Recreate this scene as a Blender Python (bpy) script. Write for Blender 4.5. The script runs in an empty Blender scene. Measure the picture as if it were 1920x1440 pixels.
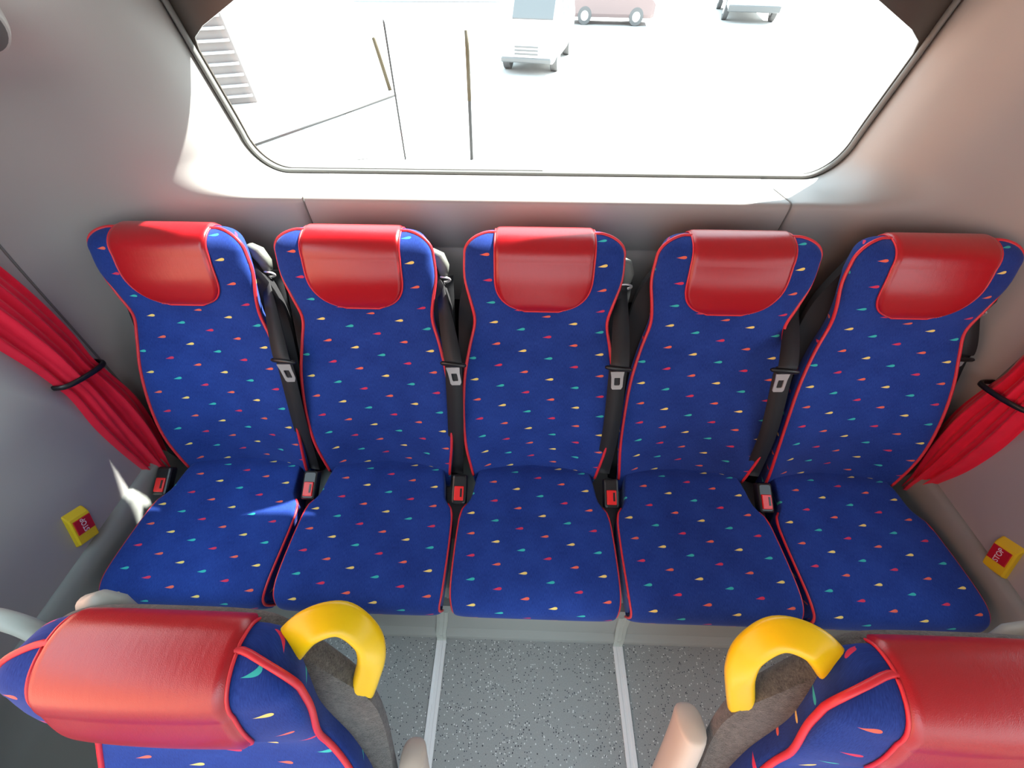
import bpy, math, random
import numpy as np
from mathutils import Vector, Matrix

C = bpy.context.scene.collection
SC = bpy.context.scene

# ------------------------------------------------------------------ camera
cam_d = bpy.data.cameras.new('camera')
cam_d.sensor_width = 36.0
cam_d.lens = 36.0 * 720.0 / 1920.0
cam_d.clip_start = 0.02
cam = bpy.data.objects.new('camera', cam_d)
C.objects.link(cam)
cam.location = (-0.055, 0.0, 1.6)
cam.rotation_euler = (math.radians(90 - 50), 0, math.radians(1.7))
SC.camera = cam

# ------------------------------------------------------------------ world, sun, exposure
world = bpy.data.worlds.new('World')
SC.world = world
world.use_nodes = True
wn = world.node_tree
wn.nodes.clear()
w_out = wn.nodes.new('ShaderNodeOutputWorld')
w_bg = wn.nodes.new('ShaderNodeBackground')
w_geo = wn.nodes.new('ShaderNodeNewGeometry')
w_sep = wn.nodes.new('ShaderNodeSeparateXYZ')
w_ramp = wn.nodes.new('ShaderNodeValToRGB')
w_tc = wn.nodes.new('ShaderNodeTexCoord')
wn.links.new(w_tc.outputs['Generated'], w_sep.inputs[0])
w_map = wn.nodes.new('ShaderNodeMapRange')
w_map.inputs['From Min'].default_value = -0.1
w_map.inputs['From Max'].default_value = 1.0
wn.links.new(w_sep.outputs['Z'], w_map.inputs['Value'])
wn.links.new(w_map.outputs[0], w_ramp.inputs[0])
w_ramp.color_ramp.elements[0].color = (0.95, 0.96, 0.96, 1)
w_ramp.color_ramp.elements[1].color = (0.60, 0.84, 1.0, 1)
wn.links.new(w_ramp.outputs[0], w_bg.inputs[0])
w_str = wn.nodes.new('ShaderNodeMapRange')
w_str.inputs['From Min'].default_value = 0.05
w_str.inputs['From Max'].default_value = 0.8
w_str.inputs['To Min'].default_value = 1.6
w_str.inputs['To Max'].default_value = 5.2
wn.links.new(w_sep.outputs['Z'], w_str.inputs['Value'])
wn.links.new(w_str.outputs[0], w_bg.inputs[1])
wn.links.new(w_bg.outputs[0], w_out.inputs[0])

SUN_DIR = Vector((0.53, 0.41, 0.635)).normalized()      # towards the sun
sun_d = bpy.data.lights.new('sun', 'SUN')
sun_d.energy = 26.0
sun_d.angle = math.radians(0.8)
sun_d.color = (1.0, 0.96, 0.90)
sun = bpy.data.objects.new('sun', sun_d)
C.objects.link(sun)
sun.rotation_euler = SUN_DIR.to_track_quat('Z', 'Y').to_euler()
sun.location = (6, 5, 9)

vs = SC.view_settings
vs.view_transform = 'Standard'
vs.look = 'None'
vs.gamma = 1.0
vs.use_curve_mapping = False
vs.exposure = 0.15
SC.cycles.use_denoising = True
SC.cycles.max_bounces = 12
SC.cycles.diffuse_bounces = 8
SC.cycles.transmission_bounces = 8
SC.cycles.caustics_reflective = False
SC.cycles.caustics_refractive = False

# ------------------------------------------------------------------ materials
def new_mat(name, col, rough=0.5, metal=0.0, sheen=0.0, spec=0.5, coat=0.0):
    m = bpy.data.materials.new(name)
    m.use_nodes = True
    b = m.node_tree.nodes['Principled BSDF']
    b.inputs['Base Color'].default_value = (*col, 1)
    b.inputs['Roughness'].default_value = rough
    b.inputs['Metallic'].default_value = metal
    b.inputs['Sheen Weight'].default_value = sheen
    b.inputs['Specular IOR Level'].default_value = spec
    b.inputs['Coat Weight'].default_value = coat
    return m

class N:
    """small helper for node maths"""
    def __init__(s, m):
        s.t = m.node_tree
        s.bsdf = s.t.nodes['Principled BSDF']
    def node(s, typ, **kw):
        n = s.t.nodes.new(typ)
        for k, v in kw.items():
            setattr(n, k, v)
        return n
    def link(s, a, b):
        s.t.links.new(a, b)
    def math(s, op, a, b=None, c=None, clamp=False):
        n = s.node('ShaderNodeMath', operation=op)
        n.use_clamp = clamp
        for i, v in enumerate((a, b, c)):
            if v is None:
                continue
            if isinstance(v, (int, float)):
                n.inputs[i].default_value = v
            else:
                s.link(v, n.inputs[i])
        return n.outputs[0]
    def mix(s, fac, a, b):
        n = s.node('ShaderNodeMix', data_type='RGBA')
        for sock, v in ((n.inputs[0], fac), (n.inputs[6], a), (n.inputs[7], b)):
            if isinstance(v, (int, float)):
                sock.default_value = v
            elif isinstance(v, tuple):
                sock.default_value = (*v, 1)
            else:
                s.link(v, sock)
        return n.outputs[2]
    def noise(s, scale, detail=2.0, vec=None, rough=0.5):
        n = s.node('ShaderNodeTexNoise')
        n.inputs['Scale'].default_value = scale
        n.inputs['Detail'].default_value = detail
        n.inputs['Roughness'].default_value = rough
        if vec is not None:
            s.link(vec, n.inputs['Vector'])
        return n.outputs['Fac']
    def bump(s, h, strength, dist=0.001):
        n = s.node('ShaderNodeBump')
        n.inputs['Strength'].default_value = strength
        n.inputs['Distance'].default_value = dist
        s.link(h, n.inputs['Height'])
        s.link(n.outputs[0], s.bsdf.inputs['Normal'])

def fabric_material():
    m = new_mat('moquette', (0.02, 0.05, 0.45), 0.9, sheen=0.25, spec=0.15)
    k = N(m)
    k.bsdf.inputs['Sheen Roughness'].default_value = 0.4
    k.bsdf.inputs['Sheen Tint'].default_value = (0.5, 0.6, 1.0, 1)
    uv = k.node('ShaderNodeUVMap').outputs[0]
    sp = k.node('ShaderNodeSeparateXYZ')
    k.link(uv, sp.inputs[0])
    u, v = sp.outputs[0], sp.outputs[1]
    # lattice of flecks: a and b are the two steps of the repeat, in metres
    a = (0.0745, -0.0215); b = (0.006, -0.0625)
    det = a[0] * b[1] - a[1] * b[0]
    i00, i01 = b[1] / det, -b[0] / det
    i10, i11 = -a[1] / det, a[0] / det
    p = k.math('ADD', k.math('MULTIPLY', u, i00), k.math('MULTIPLY', v, i01))
    q = k.math('ADD', k.math('MULTIPLY', u, i10), k.math('MULTIPLY', v, i11))
    ci, cj = k.math('ROUND', p), k.math('ROUND', q)
    dp, dq = k.math('SUBTRACT', p, ci), k.math('SUBTRACT', q, cj)
    lx = k.math('ADD', k.math('MULTIPLY', dp, a[0]), k.math('MULTIPLY', dq, b[0]))
    ly = k.math('ADD', k.math('MULTIPLY', dp, a[1]), k.math('MULTIPLY', dq, b[1]))
    Lm = 0.0265
    t = k.math('DIVIDE', k.math('ADD', lx, 0.0155), Lm, clamp=True)
    inv = k.math('SUBTRACT', 1.0, t)
    h = k.math('MULTIPLY', k.math('POWER', t, 1.7), k.math('POWER', inv, 0.5))
    h = k.math('MULTIPLY', h, 0.0122)
    # tail drops a little, body sits above
    cy = k.math('MULTIPLY', k.math('SUBTRACT', 1.0, k.math('COSINE', k.math('MULTIPLY', t, 3.1))), 0.0012)
    cy = k.math('SUBTRACT', cy, 0.0014)
    dist = k.math('SUBTRACT', h, k.math('ABSOLUTE', k.math('SUBTRACT', ly, cy)))
    mask = k.math('MULTIPLY', dist, 3500.0, clamp=True)
    idx = k.math('FLOORED_MODULO', k.math('SUBTRACT', ci, cj), 4.0)
    ramp = k.node('ShaderNodeValToRGB')
    ramp.color_ramp.interpolation = 'CONSTANT'
    cols = [(0.95, 0.72, 0.20), (0.05, 0.52, 0.48), (0.68, 0.045, 0.11), (0.85, 0.16, 0.10)]
    e = ramp.color_ramp.elements
    e[0].position = 0.0; e[1].position = 0.25
    e.new(0.5); e.new(0.75)
    for i, c in enumerate(cols):
        e[i].color = (*c, 1)
    k.link(k.math('MULTIPLY', k.math('ADD', idx, 0.1), 0.25), ramp.inputs[0])
    # woven nap: fine streaks along the length of the cloth
    mp = k.node('ShaderNodeMapping')
    mp.inputs['Scale'].default_value = (900, 110, 1)
    k.link(uv, mp.inputs[0])
    n1 = k.noise(1.0, 3.0, mp.outputs[0], 0.7)
    n2 = k.noise(9.0, 3.0, uv)
    f = k.math('ADD', k.math('MULTIPLY', n1, 0.9), k.math('MULTIPLY', n2, 0.5))
    mr = k.node('ShaderNodeMapRange')
    mr.inputs['From Min'].default_value = 0.45
    mr.inputs['From Max'].default_value = 0.95
    k.link(f, mr.inputs['Value'])
    base = k.mix(mr.outputs[0], (0.010, 0.028, 0.175), (0.026, 0.072, 0.345))
    col = k.mix(mask, base, ramp.outputs[0])
    k.link(col, k.bsdf.inputs['Base Color'])
    k.bump(n1, 0.25, 0.0008)
    return m

def leather_material(name, col, rough):
    m = new_mat(name, col, rough, spec=0.6, coat=0.2, sheen=0.04)
    m.node_tree.nodes['Principled BSDF'].inputs['Coat Roughness'].default_value = 0.22
    k = N(m)
    tc = k.node('ShaderNodeTexCoord').outputs['Object']
    vor = k.node('ShaderNodeTexVoronoi')
    vor.inputs['Scale'].default_value = 900
    k.link(tc, vor.inputs['Vector'])
    mp = k.node('ShaderNodeMapping')
    mp.inputs['Scale'].default_value = (60, 14, 14)
    mp.inputs['Rotation'].default_value = (0.4, 0.5, 0)
    k.link(tc, mp.inputs[0])
    wr = k.noise(1.0, 5.0, mp.outputs[0], 0.65)
    h = k.math('ADD', k.math('MULTIPLY', vor.outputs['Distance'], 0.25), k.math('MULTIPLY', wr, 1.0))
    k.bump(h, 0.35, 0.0012)
    return m

def felt_material():
    m = new_mat('felt', (0.2, 0.2, 0.2), 1.0, sheen=0.3, spec=0.1)
    k = N(m)
    tc = k.node('ShaderNodeTexCoord').outputs['Object']
    n1 = k.noise(420, 4, tc, 0.7); n2 = k.noise(90, 4, tc, 0.7)
    f = k.math('ADD', k.math('MULTIPLY', n1, 0.6), k.math('MULTIPLY', n2, 0.5))
    mr = k.node('ShaderNodeMapRange')
    mr.inputs['From Min'].default_value = 0.38
    mr.inputs['From Max'].default_value = 0.75
    k.link(f, mr.inputs['Value'])
    k.link(k.mix(mr.outputs[0], (0.035, 0.036, 0.035), (0.19, 0.185, 0.165)), k.bsdf.inputs['Base Color'])
    k.bump(f, 0.9, 0.003)
    return m

def floor_material():
    m = new_mat('vinyl_floor', (0.3, 0.3, 0.3), 0.42, spec=0.4)
    k = N(m)
    tc = k.node('ShaderNodeTexCoord').outputs['Object']
    def specks(scale, thr, size):
        v = k.node('ShaderNodeTexVoronoi')
        v.inputs['Scale'].default_value = scale
        k.link(tc, v.inputs['Vector'])
        near = k.math('LESS_THAN', v.outputs['Distance'], size)
        s2 = k.node('ShaderNodeSeparateXYZ')
        k.link(v.outputs['Color'], s2.inputs[0])
        return k.math('MULTIPLY', near, k.math('GREATER_THAN', s2.outputs[0], thr))
    n = k.noise(300, 3, tc, 0.6)
    base = k.mix(n, (0.21, 0.215, 0.205), (0.36, 0.365, 0.35))
    c1 = k.mix(specks(170, 0.72, 0.28), base, (0.03, 0.035, 0.05))
    c2 = k.mix(specks(150, 0.78, 0.30), c1, (0.62, 0.62, 0.60))
    c3 = k.mix(specks(120, 0.93, 0.24), c2, (0.03, 0.03, 0.04))
    k.link(c3, k.bsdf.inputs['Base Color'])
    return m

def plastic_material(name, col, rough=0.45, grain=0.15, spec=0.4):
    m = new_mat(name, col, rough, spec=spec)
    k = N(m)
    tc = k.node('ShaderNodeTexCoord').outputs['Object']
    n = k.noise(700, 2, tc)
    n2 = k.noise(3.0, 3, tc)
    c = tuple(x * 0.93 for x in col)
    k.link(k.mix(n2, c, col), k.bsdf.inputs['Base Color'])
    k.bump(n, grain, 0.0005)
    return m

def cloth_material(name, col):
    m = new_mat(name, col, 0.75, sheen=0.3, spec=0.25)
    k = N(m)
    tc = k.node('ShaderNodeTexCoord').outputs['Object']
    n = k.noise(25, 3, tc)
    k.link(k.mix(n, tuple(x * 0.75 for x in col), col), k.bsdf.inputs['Base Color'])
    k.bump(k.noise(600, 2, tc), 0.2, 0.0005)
    return m

def webbing_material():
    m = new_mat('belt_webbing', (0.02, 0.021, 0.023), 0.55, spec=0.4)
    k = N(m)
    w = k.node('ShaderNodeTexWave')
    w.inputs['Scale'].default_value = 250
    uv = k.node('ShaderNodeTexCoord').outputs['Object']
    k.link(uv, w.inputs['Vector'])
    k.bump(w.outputs['Fac'], 0.25, 0.0006)
    return m

M = {}
M['fabric'] = fabric_material()
M['leather'] = leather_material('red_leather', (0.42, 0.004, 0.010), 0.29)
M['piping'] = new_mat('red_piping', (0.72, 0.03, 0.045), 0.4)
M['felt'] = felt_material()
M['thread'] = new_mat('red_thread', (0.75, 0.12, 0.13), 0.6)
M['floor'] = floor_material()
M['panel'] = plastic_material('moulded_grey_panel', (0.40, 0.395, 0.38), 0.42)
M['panel_dark'] = plastic_material('bench_base_grey', (0.27, 0.285, 0.265), 0.5)
M['light_plastic'] = plastic_material('light_grey_plastic', (0.36, 0.39, 0.35), 0.4)
M['guide'] = plastic_material('belt_guide_grey', (0.17, 0.18, 0.16), 0.45)
M['beige'] = plastic_material('beige_armrest_vinyl', (0.62, 0.54, 0.44), 0.45)
M['yellow'] = plastic_material('yellow_handle_plastic', (0.95, 0.62, 0.0), 0.3, 0.05, 0.5)
M['stop_yellow'] = plastic_material('yellow_button_housing', (0.85, 0.62, 0.02), 0.4, 0.05)
M['stop_red'] = new_mat('red_button', (0.55, 0.01, 0.02), 0.35)
M['white'] = new_mat('white_lettering', (0.85, 0.85, 0.85), 0.5)
M['curtain'] = cloth_material('red_curtain_cloth', (0.88, 0.008, 0.045))
M['black'] = new_mat('black_plastic', (0.012, 0.012, 0.013), 0.35)
M['carpet'] = new_mat('dark_carpet_and_shade', (0.018, 0.018, 0.02), 0.95)  # black of the lower carpet, also painted shade on the rear shells
M['web'] = webbing_material()
M['metal'] = new_mat('steel', (0.80, 0.80, 0.80), 0.22, metal=0.6)
M['alu'] = new_mat('aluminium_strip', (0.80, 0.79, 0.77), 0.35, metal=0.15)
M['buckle_red'] = new_mat('buckle_red', (0.85, 0.02, 0.02), 0.35)
M['rubber'] = new_mat('grey_rubber_seal', (0.16, 0.165, 0.155), 0.6)
M['frit'] = new_mat('dark_glass_band', (0.075, 0.065, 0.055), 0.25)
M['speaker'] = new_mat('speaker_mesh', (0.10, 0.10, 0.10), 0.8)

def glass_material():
    m = bpy.data.materials.new('window_glass')
    m.use_nodes = True
    t = m.node_tree
    t.nodes.clear()
    o = t.nodes.new('ShaderNodeOutputMaterial')
    tr = t.nodes.new('ShaderNodeBsdfTransparent')
    tr.inputs[0].default_value = (0.96, 0.98, 0.96, 1)
    gl = t.nodes.new('ShaderNodeBsdfGlossy')
    gl.inputs['Roughness'].default_value = 0.02
    fr = t.nodes.new('ShaderNodeFresnel')
    fr.inputs[0].default_value = 1.35
    mx = t.nodes.new('ShaderNodeMixShader')
    t.links.new(fr.outputs[0], mx.inputs[0])
    t.links.new(tr.outputs[0], mx.inputs[1])
    t.links.new(gl.outputs[0], mx.inputs[2])
    t.links.new(mx.outputs[0], o.inputs[0])
    return m
M['glass'] = glass_material()

# ------------------------------------------------------------------ object helpers
def link_mesh(name, verts, faces, mat, parent=None, uvs=None, smooth=True, loc=None):
    me = bpy.data.meshes.new(name)
    me.from_pydata([tuple(map(float, v)) for v in verts], [], [tuple(map(int, f)) for f in faces])
    if uvs is not None:
        ul = me.uv_layers.new(name='UVMap')
        li = np.empty(len(me.loops), dtype=np.int32)
        me.loops.foreach_get('vertex_index', li)
        ul.data.foreach_set('uv', np.array(uvs, dtype=np.float32)[li].ravel())
    if smooth:
        me.polygons.foreach_set('use_smooth', [True] * len(me.polygons))
    me.materials.append(mat)
    me.update()
    o = bpy.data.objects.new(name, me)
    C.objects.link(o)
    if parent is not None:
        o.parent = parent
    if loc is not None:
        o.location = loc
    return o

def thing(name, label, cat, loc=(0, 0, 0), group=None):
    o = bpy.data.objects.new(name, None)
    C.objects.link(o)
    o.empty_display_size = 0.1
    o.location = loc
    return tag(o, label, cat, group)

def tag(o, label=None, cat=None, group=None, kind=None):
    if label: o['label'] = label
    if cat: o['category'] = cat
    if group: o['group'] = group
    if kind: o['kind'] = kind
    return o

def grid_faces(nu, nv, close_u=False, flip=False, off=0):
    """vertices indexed i*nv + j"""
    F = []
    for i in range(nu if close_u else nu - 1):
        i2 = (i + 1) % nu
        for j in range(nv - 1):
            f = (off + i * nv + j, off + i2 * nv + j, off + i2 * nv + j + 1, off + i * nv + j + 1)
            F.append(f[::-1] if flip else f)
    return F

def catmull(pts, n):
    pts = [np.array(p, float) for p in pts]
    P = [2 * pts[0] - pts[1]] + pts + [2 * pts[-1] - pts[-2]]
    out = []
    for i in range(1, len(P) - 2):
        for k in range(n):
            t = k / n
            p0, p1, p2, p3 = P[i - 1], P[i], P[i + 1], P[i + 2]
            out.append(0.5 * ((2 * p1) + (-p0 + p2) * t + (2 * p0 - 5 * p1 + 4 * p2 - p3) * t ** 2 + (-p0 + 3 * p1 - 3 * p2 + p3) * t ** 3))
    out.append(P[-2])
    return out

def sweep(path, rx, ry=None, seg=12, up=(0, 0, 1), closed=False, caps=True, n=2.0):
    """tube of elliptical section along a path; rx across, ry along 'up'. radii may be lists"""
    path = [np.array(p, float) for p in path]
    m = len(path)
    rx = list(rx) if hasattr(rx, '__len__') else [rx] * m
    ry = rx if ry is None else (list(ry) if hasattr(ry, '__len__') else [ry] * m)
    up0 = np.array(up, float)
    V, F = [], []
    for i in range(m):
        a = path[(i - 1) % m] if (closed or i > 0) else path[i]
        b = path[(i + 1) % m] if (closed or i < m - 1) else path[i]
        t = b - a
        t /= (np.linalg.norm(t) + 1e-12)
        s = np.cross(t, up0)
        if np.linalg.norm(s) < 1e-4:
            s = np.cross(t, np.array([0.3, 1, 0.1]))
        s /= np.linalg.norm(s)
        w = np.cross(s, t)
        for k in range(seg):
            th = 2 * math.pi * k / seg
            c, sn = math.cos(th), math.sin(th)
            c = math.copysign(abs(c) ** (2 / n), c); sn = math.copysign(abs(sn) ** (2 / n), sn)
            V.append(path[i] + s * c * rx[i] + w * sn * ry[i])
    R = m if closed else m - 1
    for i in range(R):
        for k in range(seg):
            k2 = (k + 1) % seg
            i2 = (i + 1) % m
            F.append((i * seg + k, i * seg + k2, i2 * seg + k2, i2 * seg + k))
    if caps and not closed:
        F.append(tuple(range(seg))[::-1])
        F.append(tuple((m - 1) * seg + k for k in range(seg)))
    return V, F

def merge(*parts):
    V, F = [], []
    for v, f in parts:
        o = len(V)
        V += list(v)
        F += [tuple(i + o for i in ff) for ff in f]
    return V, F

def rbox(cx, cy, cz, sx, sy, sz, r=0.004, rot=None):
    """box with chamfered edges (three-level), optionally rotated by a Matrix"""
    hx, hy, hz = sx / 2, sy / 2, sz / 2
    r = min(r, hx * 0.9, hy * 0.9, hz * 0.9)
    V = []
    levels = [(-hz, r), (-hz + r * 0.3, r * 0.3), (-hz + r, 0), (hz - r, 0), (hz - r * 0.3, r * 0.3), (hz, r)]
    for z, ins in levels:
        x, y = hx - ins, hy - ins
        c = r
        ring = [(x - c, -y), (x - c * .3, -y + c * .3), (x, -y + c), (x, y - c), (x - c * .3, y - c * .3), (x - c, y),
                (-x + c, y), (-x + c * .3, y - c * .3), (-x, y - c), (-x, -y + c), (-x + c * .3, -y + c * .3), (-x + c, -y)]
        V += [(a, b, z) for a, b in ring]
    F = []
    n = 12
    for l in range(len(levels) - 1):
        for k in range(n):
            F.append((l * n + k, l * n + (k + 1) % n, (l + 1) * n + (k + 1) % n, (l + 1) * n + k))
    F.append(tuple(range(n))[::-1])
    F.append(tuple((len(levels) - 1) * n + k for k in range(n)))
    out = []
    for v in V:
        v = Vector(v)
        if rot is not None:
            v = rot @ v
        out.append((v.x + cx, v.y + cy, v.z + cz))
    return out, F

def smooth01(t):
    t = max(0.0, min(1.0, t))
    return t * t * (3 - 2 * t)

_IC = {}
def interp(x, xs, ys):
    """smooth interpolation through control points, curves cached"""
    key = (tuple(xs), tuple(ys))
    P = _IC.get(key)
    if P is None:
        P = _IC[key] = np.array(catmull([(a, b) for a, b in zip(xs, ys)], 12))
    return float(np.interp(x, P[:, 0], P[:, 1]))

# ------------------------------------------------------------------ seat geometry
SEAT_Z = 0.458           # height of the crease between cushion and back
H_XS = [-0.10, 0.0, 0.10, 0.20, 0.30, 0.38, 0.44, 0.50, 0.56, 0.61, 0.66]
FRONT = [-0.020, 0.000, 0.032, 0.082, 0.142, 0.194, 0.226, 0.238, 0.250, 0.268, 0.290]
BACKY = [0.100, 0.110, 0.145, 0.188, 0.235, 0.272, 0.296, 0.318, 0.338, 0.354, 0.370]
HALFW = [0.200, 0.213, 0.227, 0.230, 0.223, 0.205, 0.189, 0.193, 0.204, 0.202, 0.196]
CONC = [0.060, 0.056, 0.042, 0.022, 0.018, 0.014, 0.008, -0.004, -0.010, -0.008, 0.0]
H_CAP = 0.611
R_CAP = 0.044
NEXP = 6.0

_RC = {}
def ring_at(s):
    r = _RC.get(s)
    if r is None:
        r = _RC[s] = _ring_at(s)
    return r

def _ring_at(s):
    """s in metres of height; above H_CAP the cap, s-H_CAP in 0..1 = phi fraction"""
    if s <= H_CAP:
        h = s; w = interp(h, H_XS, HALFW); yf = interp(h, H_XS, FRONT); yb = interp(h, H_XS, BACKY)
        return h, w, (yf + yb) / 2, (yb - yf) / 2, interp(h, H_XS, CONC)
    ph = (s - H_CAP) * math.pi / 2
    w0 = interp(H_CAP, H_XS, HALFW); yf = interp(H_CAP, H_XS, FRONT); yb = interp(H_CAP, H_XS, BACKY)
    c = math.cos(ph)
    cw = 1 - (1 - c) ** 1.3
    return (H_CAP + R_CAP * math.sin(ph), w0 - 0.062 * (1 - c) ** 1.1, (yf + yb) / 2 + 0.012 * math.sin(ph),
            max((yb - yf) / 2 * cw, 0.002), interp(H_CAP, H_XS, CONC) * c)

def ring_pt(s, cx, side):
    """cx in -1..1 fraction of half width, side -1 = front, +1 = back"""
    h, w, yc, T, con = ring_at(s)
    sy = (max(0.0, 1 - abs(cx) ** NEXP)) ** (1 / NEXP) * side
    y = yc + T * sy
    if side < 0:
        y += con * (1 - min(1, abs(cx)) ** 2)
    taper = 1 - 0.15 * ((sy + 1) / 2) ** 1.5
    return np.array([w * cx * taper, y, SEAT_Z + h])

def S_levels():
    a = list(np.linspace(-0.10, H_CAP, 44))
    b = [H_CAP + (k / 10) for k in range(1, 11)]
    return a + b

def backrest_mesh():
    S = S_levels()
    nth = 72
    V, U = [], []
    vacc = 0
    prev = None
    for s in S:
        c = ring_pt(s, 0, -1)
        if prev is not None:
            vacc += np.linalg.norm(c - prev)
        prev = c
        row = []
        for k in range(nth + 1):
            th = math.pi / 2 + 2 * math.pi * k / nth       # starts at the back centre
            cx, sn = math.cos(th), math.sin(th)
            cx = math.copysign(abs(cx) ** (2 / NEXP), cx)
            row.append(ring_pt(s, cx, -1 if sn < 1e-9 else 1))
        # arc length measured from the front centre
        mid = nth // 2
        L = [0.0] * (nth + 1)
        for k in range(mid + 1, nth + 1):
            L[k] = L[k - 1] + np.linalg.norm(row[k] - row[k - 1])
        for k in range(mid - 1, -1, -1):
            L[k] = L[k + 1] - np.linalg.norm(row[k] - row[k + 1])
        V += row
        U += [(l, vacc) for l in L]
    F = grid_faces(len(S), nth + 1)
    n = nth + 1
    F.append(tuple(range(n))[:-1])
    F.append(tuple((len(S) - 1) * n + k for k in range(n - 1))[::-1])
    return V, F, U

def felt_mesh():
    """grey carpet-covered back shell, a little wider than the padded back"""
    xs = [-0.10, 0.0, 0.15, 0.30, 0.42, 0.50, 0.56, 0.61, 0.66]
    ws = [0.215, 0.225, 0.234, 0.236, 0.233, 0.222, 0.196, 0.168, 0.15]
    V = []
    S = list(np.linspace(-0.10, H_CAP, 34)) + [H_CAP + k / 7 for k in range(1, 7)]
    nth = 40
    for s in S:
        h, w, yc, T, con = ring_at(s)
        wf = max(interp(min(h, 0.655), xs, ws), 0.01) if s <= H_CAP else w + 0.004
        if s > H_CAP:
            wf = min(0.165, w * 0.87)
        for k in range(nth + 1):
            cx = -1 + 2 * k / nth
            cx = math.sin(cx * math.pi / 2)
            prof = (max(0.0, 1 - abs(cx) ** 4)) ** (1 / 4)
            y = yc + T * 0.25 + (T * 0.75 + 0.014) * prof
            V.append((wf * cx, y, SEAT_Z + h - 0.010))
    F = grid_faces(len(S), nth + 1)
    # front closing sheet so that the shell has real thickness
    off = len(V)
    for s in S:
        h, w, yc, T, con = ring_at(s)
        wf = max(interp(min(h, 0.655), xs, ws), 0.01) if s <= H_CAP else min(0.165, w * 0.87)
        for k in range(nth + 1):
            cx = math.sin((-1 + 2 * k / nth) * math.pi / 2)
            V.append((wf * cx, yc + T * 0.25 - 0.012 * (1 - abs(cx) ** 8), SEAT_Z + h - 0.010))
    F += grid_faces(len(S), nth + 1, flip=True, off=off)
    n = nth + 1
    for k in range(nth):
        F.append((k, k + 1, off + k + 1, off + k))
        a = (len(S) - 1) * n
        F.append((a + k, off + a + k, off + a + k + 1, a + k + 1))
    return V, F

def seam_path(sgn):
    """piping line up the front edge of the back and over the shoulder of the head"""
    S = list(np.linspace(-0.03, H_CAP, 60)) + [H_CAP + k / 12 for k in range(1, 13)]
    out = []
    for s in S:
        th = math.radians(30 - 25 * smooth01((s - 0.44) / 0.14))
        cx = math.cos(th) ** (2 / NEXP)
        p = ring_pt(s, cx * sgn, -1)
        c = ring_pt(s, 0.0, -1) * 0.5 + ring_pt(s, 0.0, 1) * 0.5
        d = p - c
        d /= np.linalg.norm(d)
        out.append(p + d * 0.0022)
    for k in range(1, 5):
        q = out[-1].copy() if k == 1 else q
        out.append(np.array([sgn * (abs(q[0]) - 0.009 * k), q[1], q[2]]))
    return out

def pad_surface(row, b):
    """row 0..1 from the lower front edge over the top to the back; b -1..1 across"""
    # arc bookkeeping
    seq = PADSEQ
    i = row * (len(seq) - 1)
    i0 = int(min(math.floor(i), len(seq) - 2)); f = i - i0
    s0, d0 = seq[i0]; s1, d1 = seq[i0 + 1]
    w = PADW[i0] * (1 - f) + PADW[i0 + 1] * f
    def P(s, side, x):
        W = ring_at(s)[1]
        cx = x / W
        for _ in range(6):
            sy = (max(0.0, 1 - min(1, abs(cx)) ** NEXP)) ** (1 / NEXP) * side
            cx = max(-0.985, min(0.985, x / (W * (1 - 0.15 * ((sy + 1) / 2) ** 1.5))))
        return ring_pt(s, cx, side)
    p = P(s0, d0, b * w) * (1 - f) + P(s1, d1, b * w) * f
    return p

PADSEQ = [(s, -1) for s in np.linspace(0.482, H_CAP, 26)] + [(H_CAP + k / 10, -1) for k in range(1, 11)] + \
         [(H_CAP + k / 10, 1) for k in range(9, -1, -1)] + [(s, 1) for s in np.linspace(H_CAP - 0.01, 0.56, 5)]
def _padw():
    W = []
    acc = 0; prev = None
    for s, d in PADSEQ:
        p = ring_pt(s, 0, d)
        if prev is not None:
            acc += np.linalg.norm(p - prev)
        prev = p
        t = min(1, acc / 0.10)
        w = 0.123 * (1 - (1 - t) ** 2.6) ** (1 / 2.6)
        W.append(max(w, 0.045 if acc == 0 else w))
    return W
PADW = _padw()

def pad_mesh():
    nr, nb = 90, 33
    G = np.zeros((nr, nb, 3))
    for i in range(nr):
        row = (i / (nr - 1))
        row = row ** 1.25
        for j in range(nb):
            b = math.sin((-1 + 2 * j / (nb - 1)) * math.pi / 2)
            G[i, j] = pad_surface(row, b)
    du = np.gradient(G, axis=0); dv = np.gradient(G, axis=1)
    nrm = np.cross(dv, du)
    nrm /= (np.linalg.norm(nrm, axis=2, keepdims=True) + 1e-9)
    # outward check at the front
    if nrm[nr // 4, nb // 2, 1] > 0:
        nrm = -nrm
    bi = np.linspace(-1, 1, nb)
    edge = np.clip((1 - np.abs(np.sin(bi * math.pi / 2))) / 0.08, 0, 1); edge = np.sin(edge * math.pi / 2)
    re = np.sin(np.clip(np.arange(nr) / 16.0, 0, 1) * math.pi / 2)
    off = 0.001 + 0.0065 * edge[None, :] * re[:, None]
    O = G + nrm * off[..., None]
    V = O.reshape(-1, 3)
    border = []
    for j in range(nb):
        border.append(G[0, j] + nrm[0, j] * 0.002)
    path = [G[i, 0] + nrm[i, 0] * 0.002 for i in range(nr - 1, 0, -1)] + border + \
           [G[i, nb - 1] + nrm[i, nb - 1] * 0.002 for i in range(1, nr)]
    return V, grid_faces(nr, nb, flip=True), path

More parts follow.
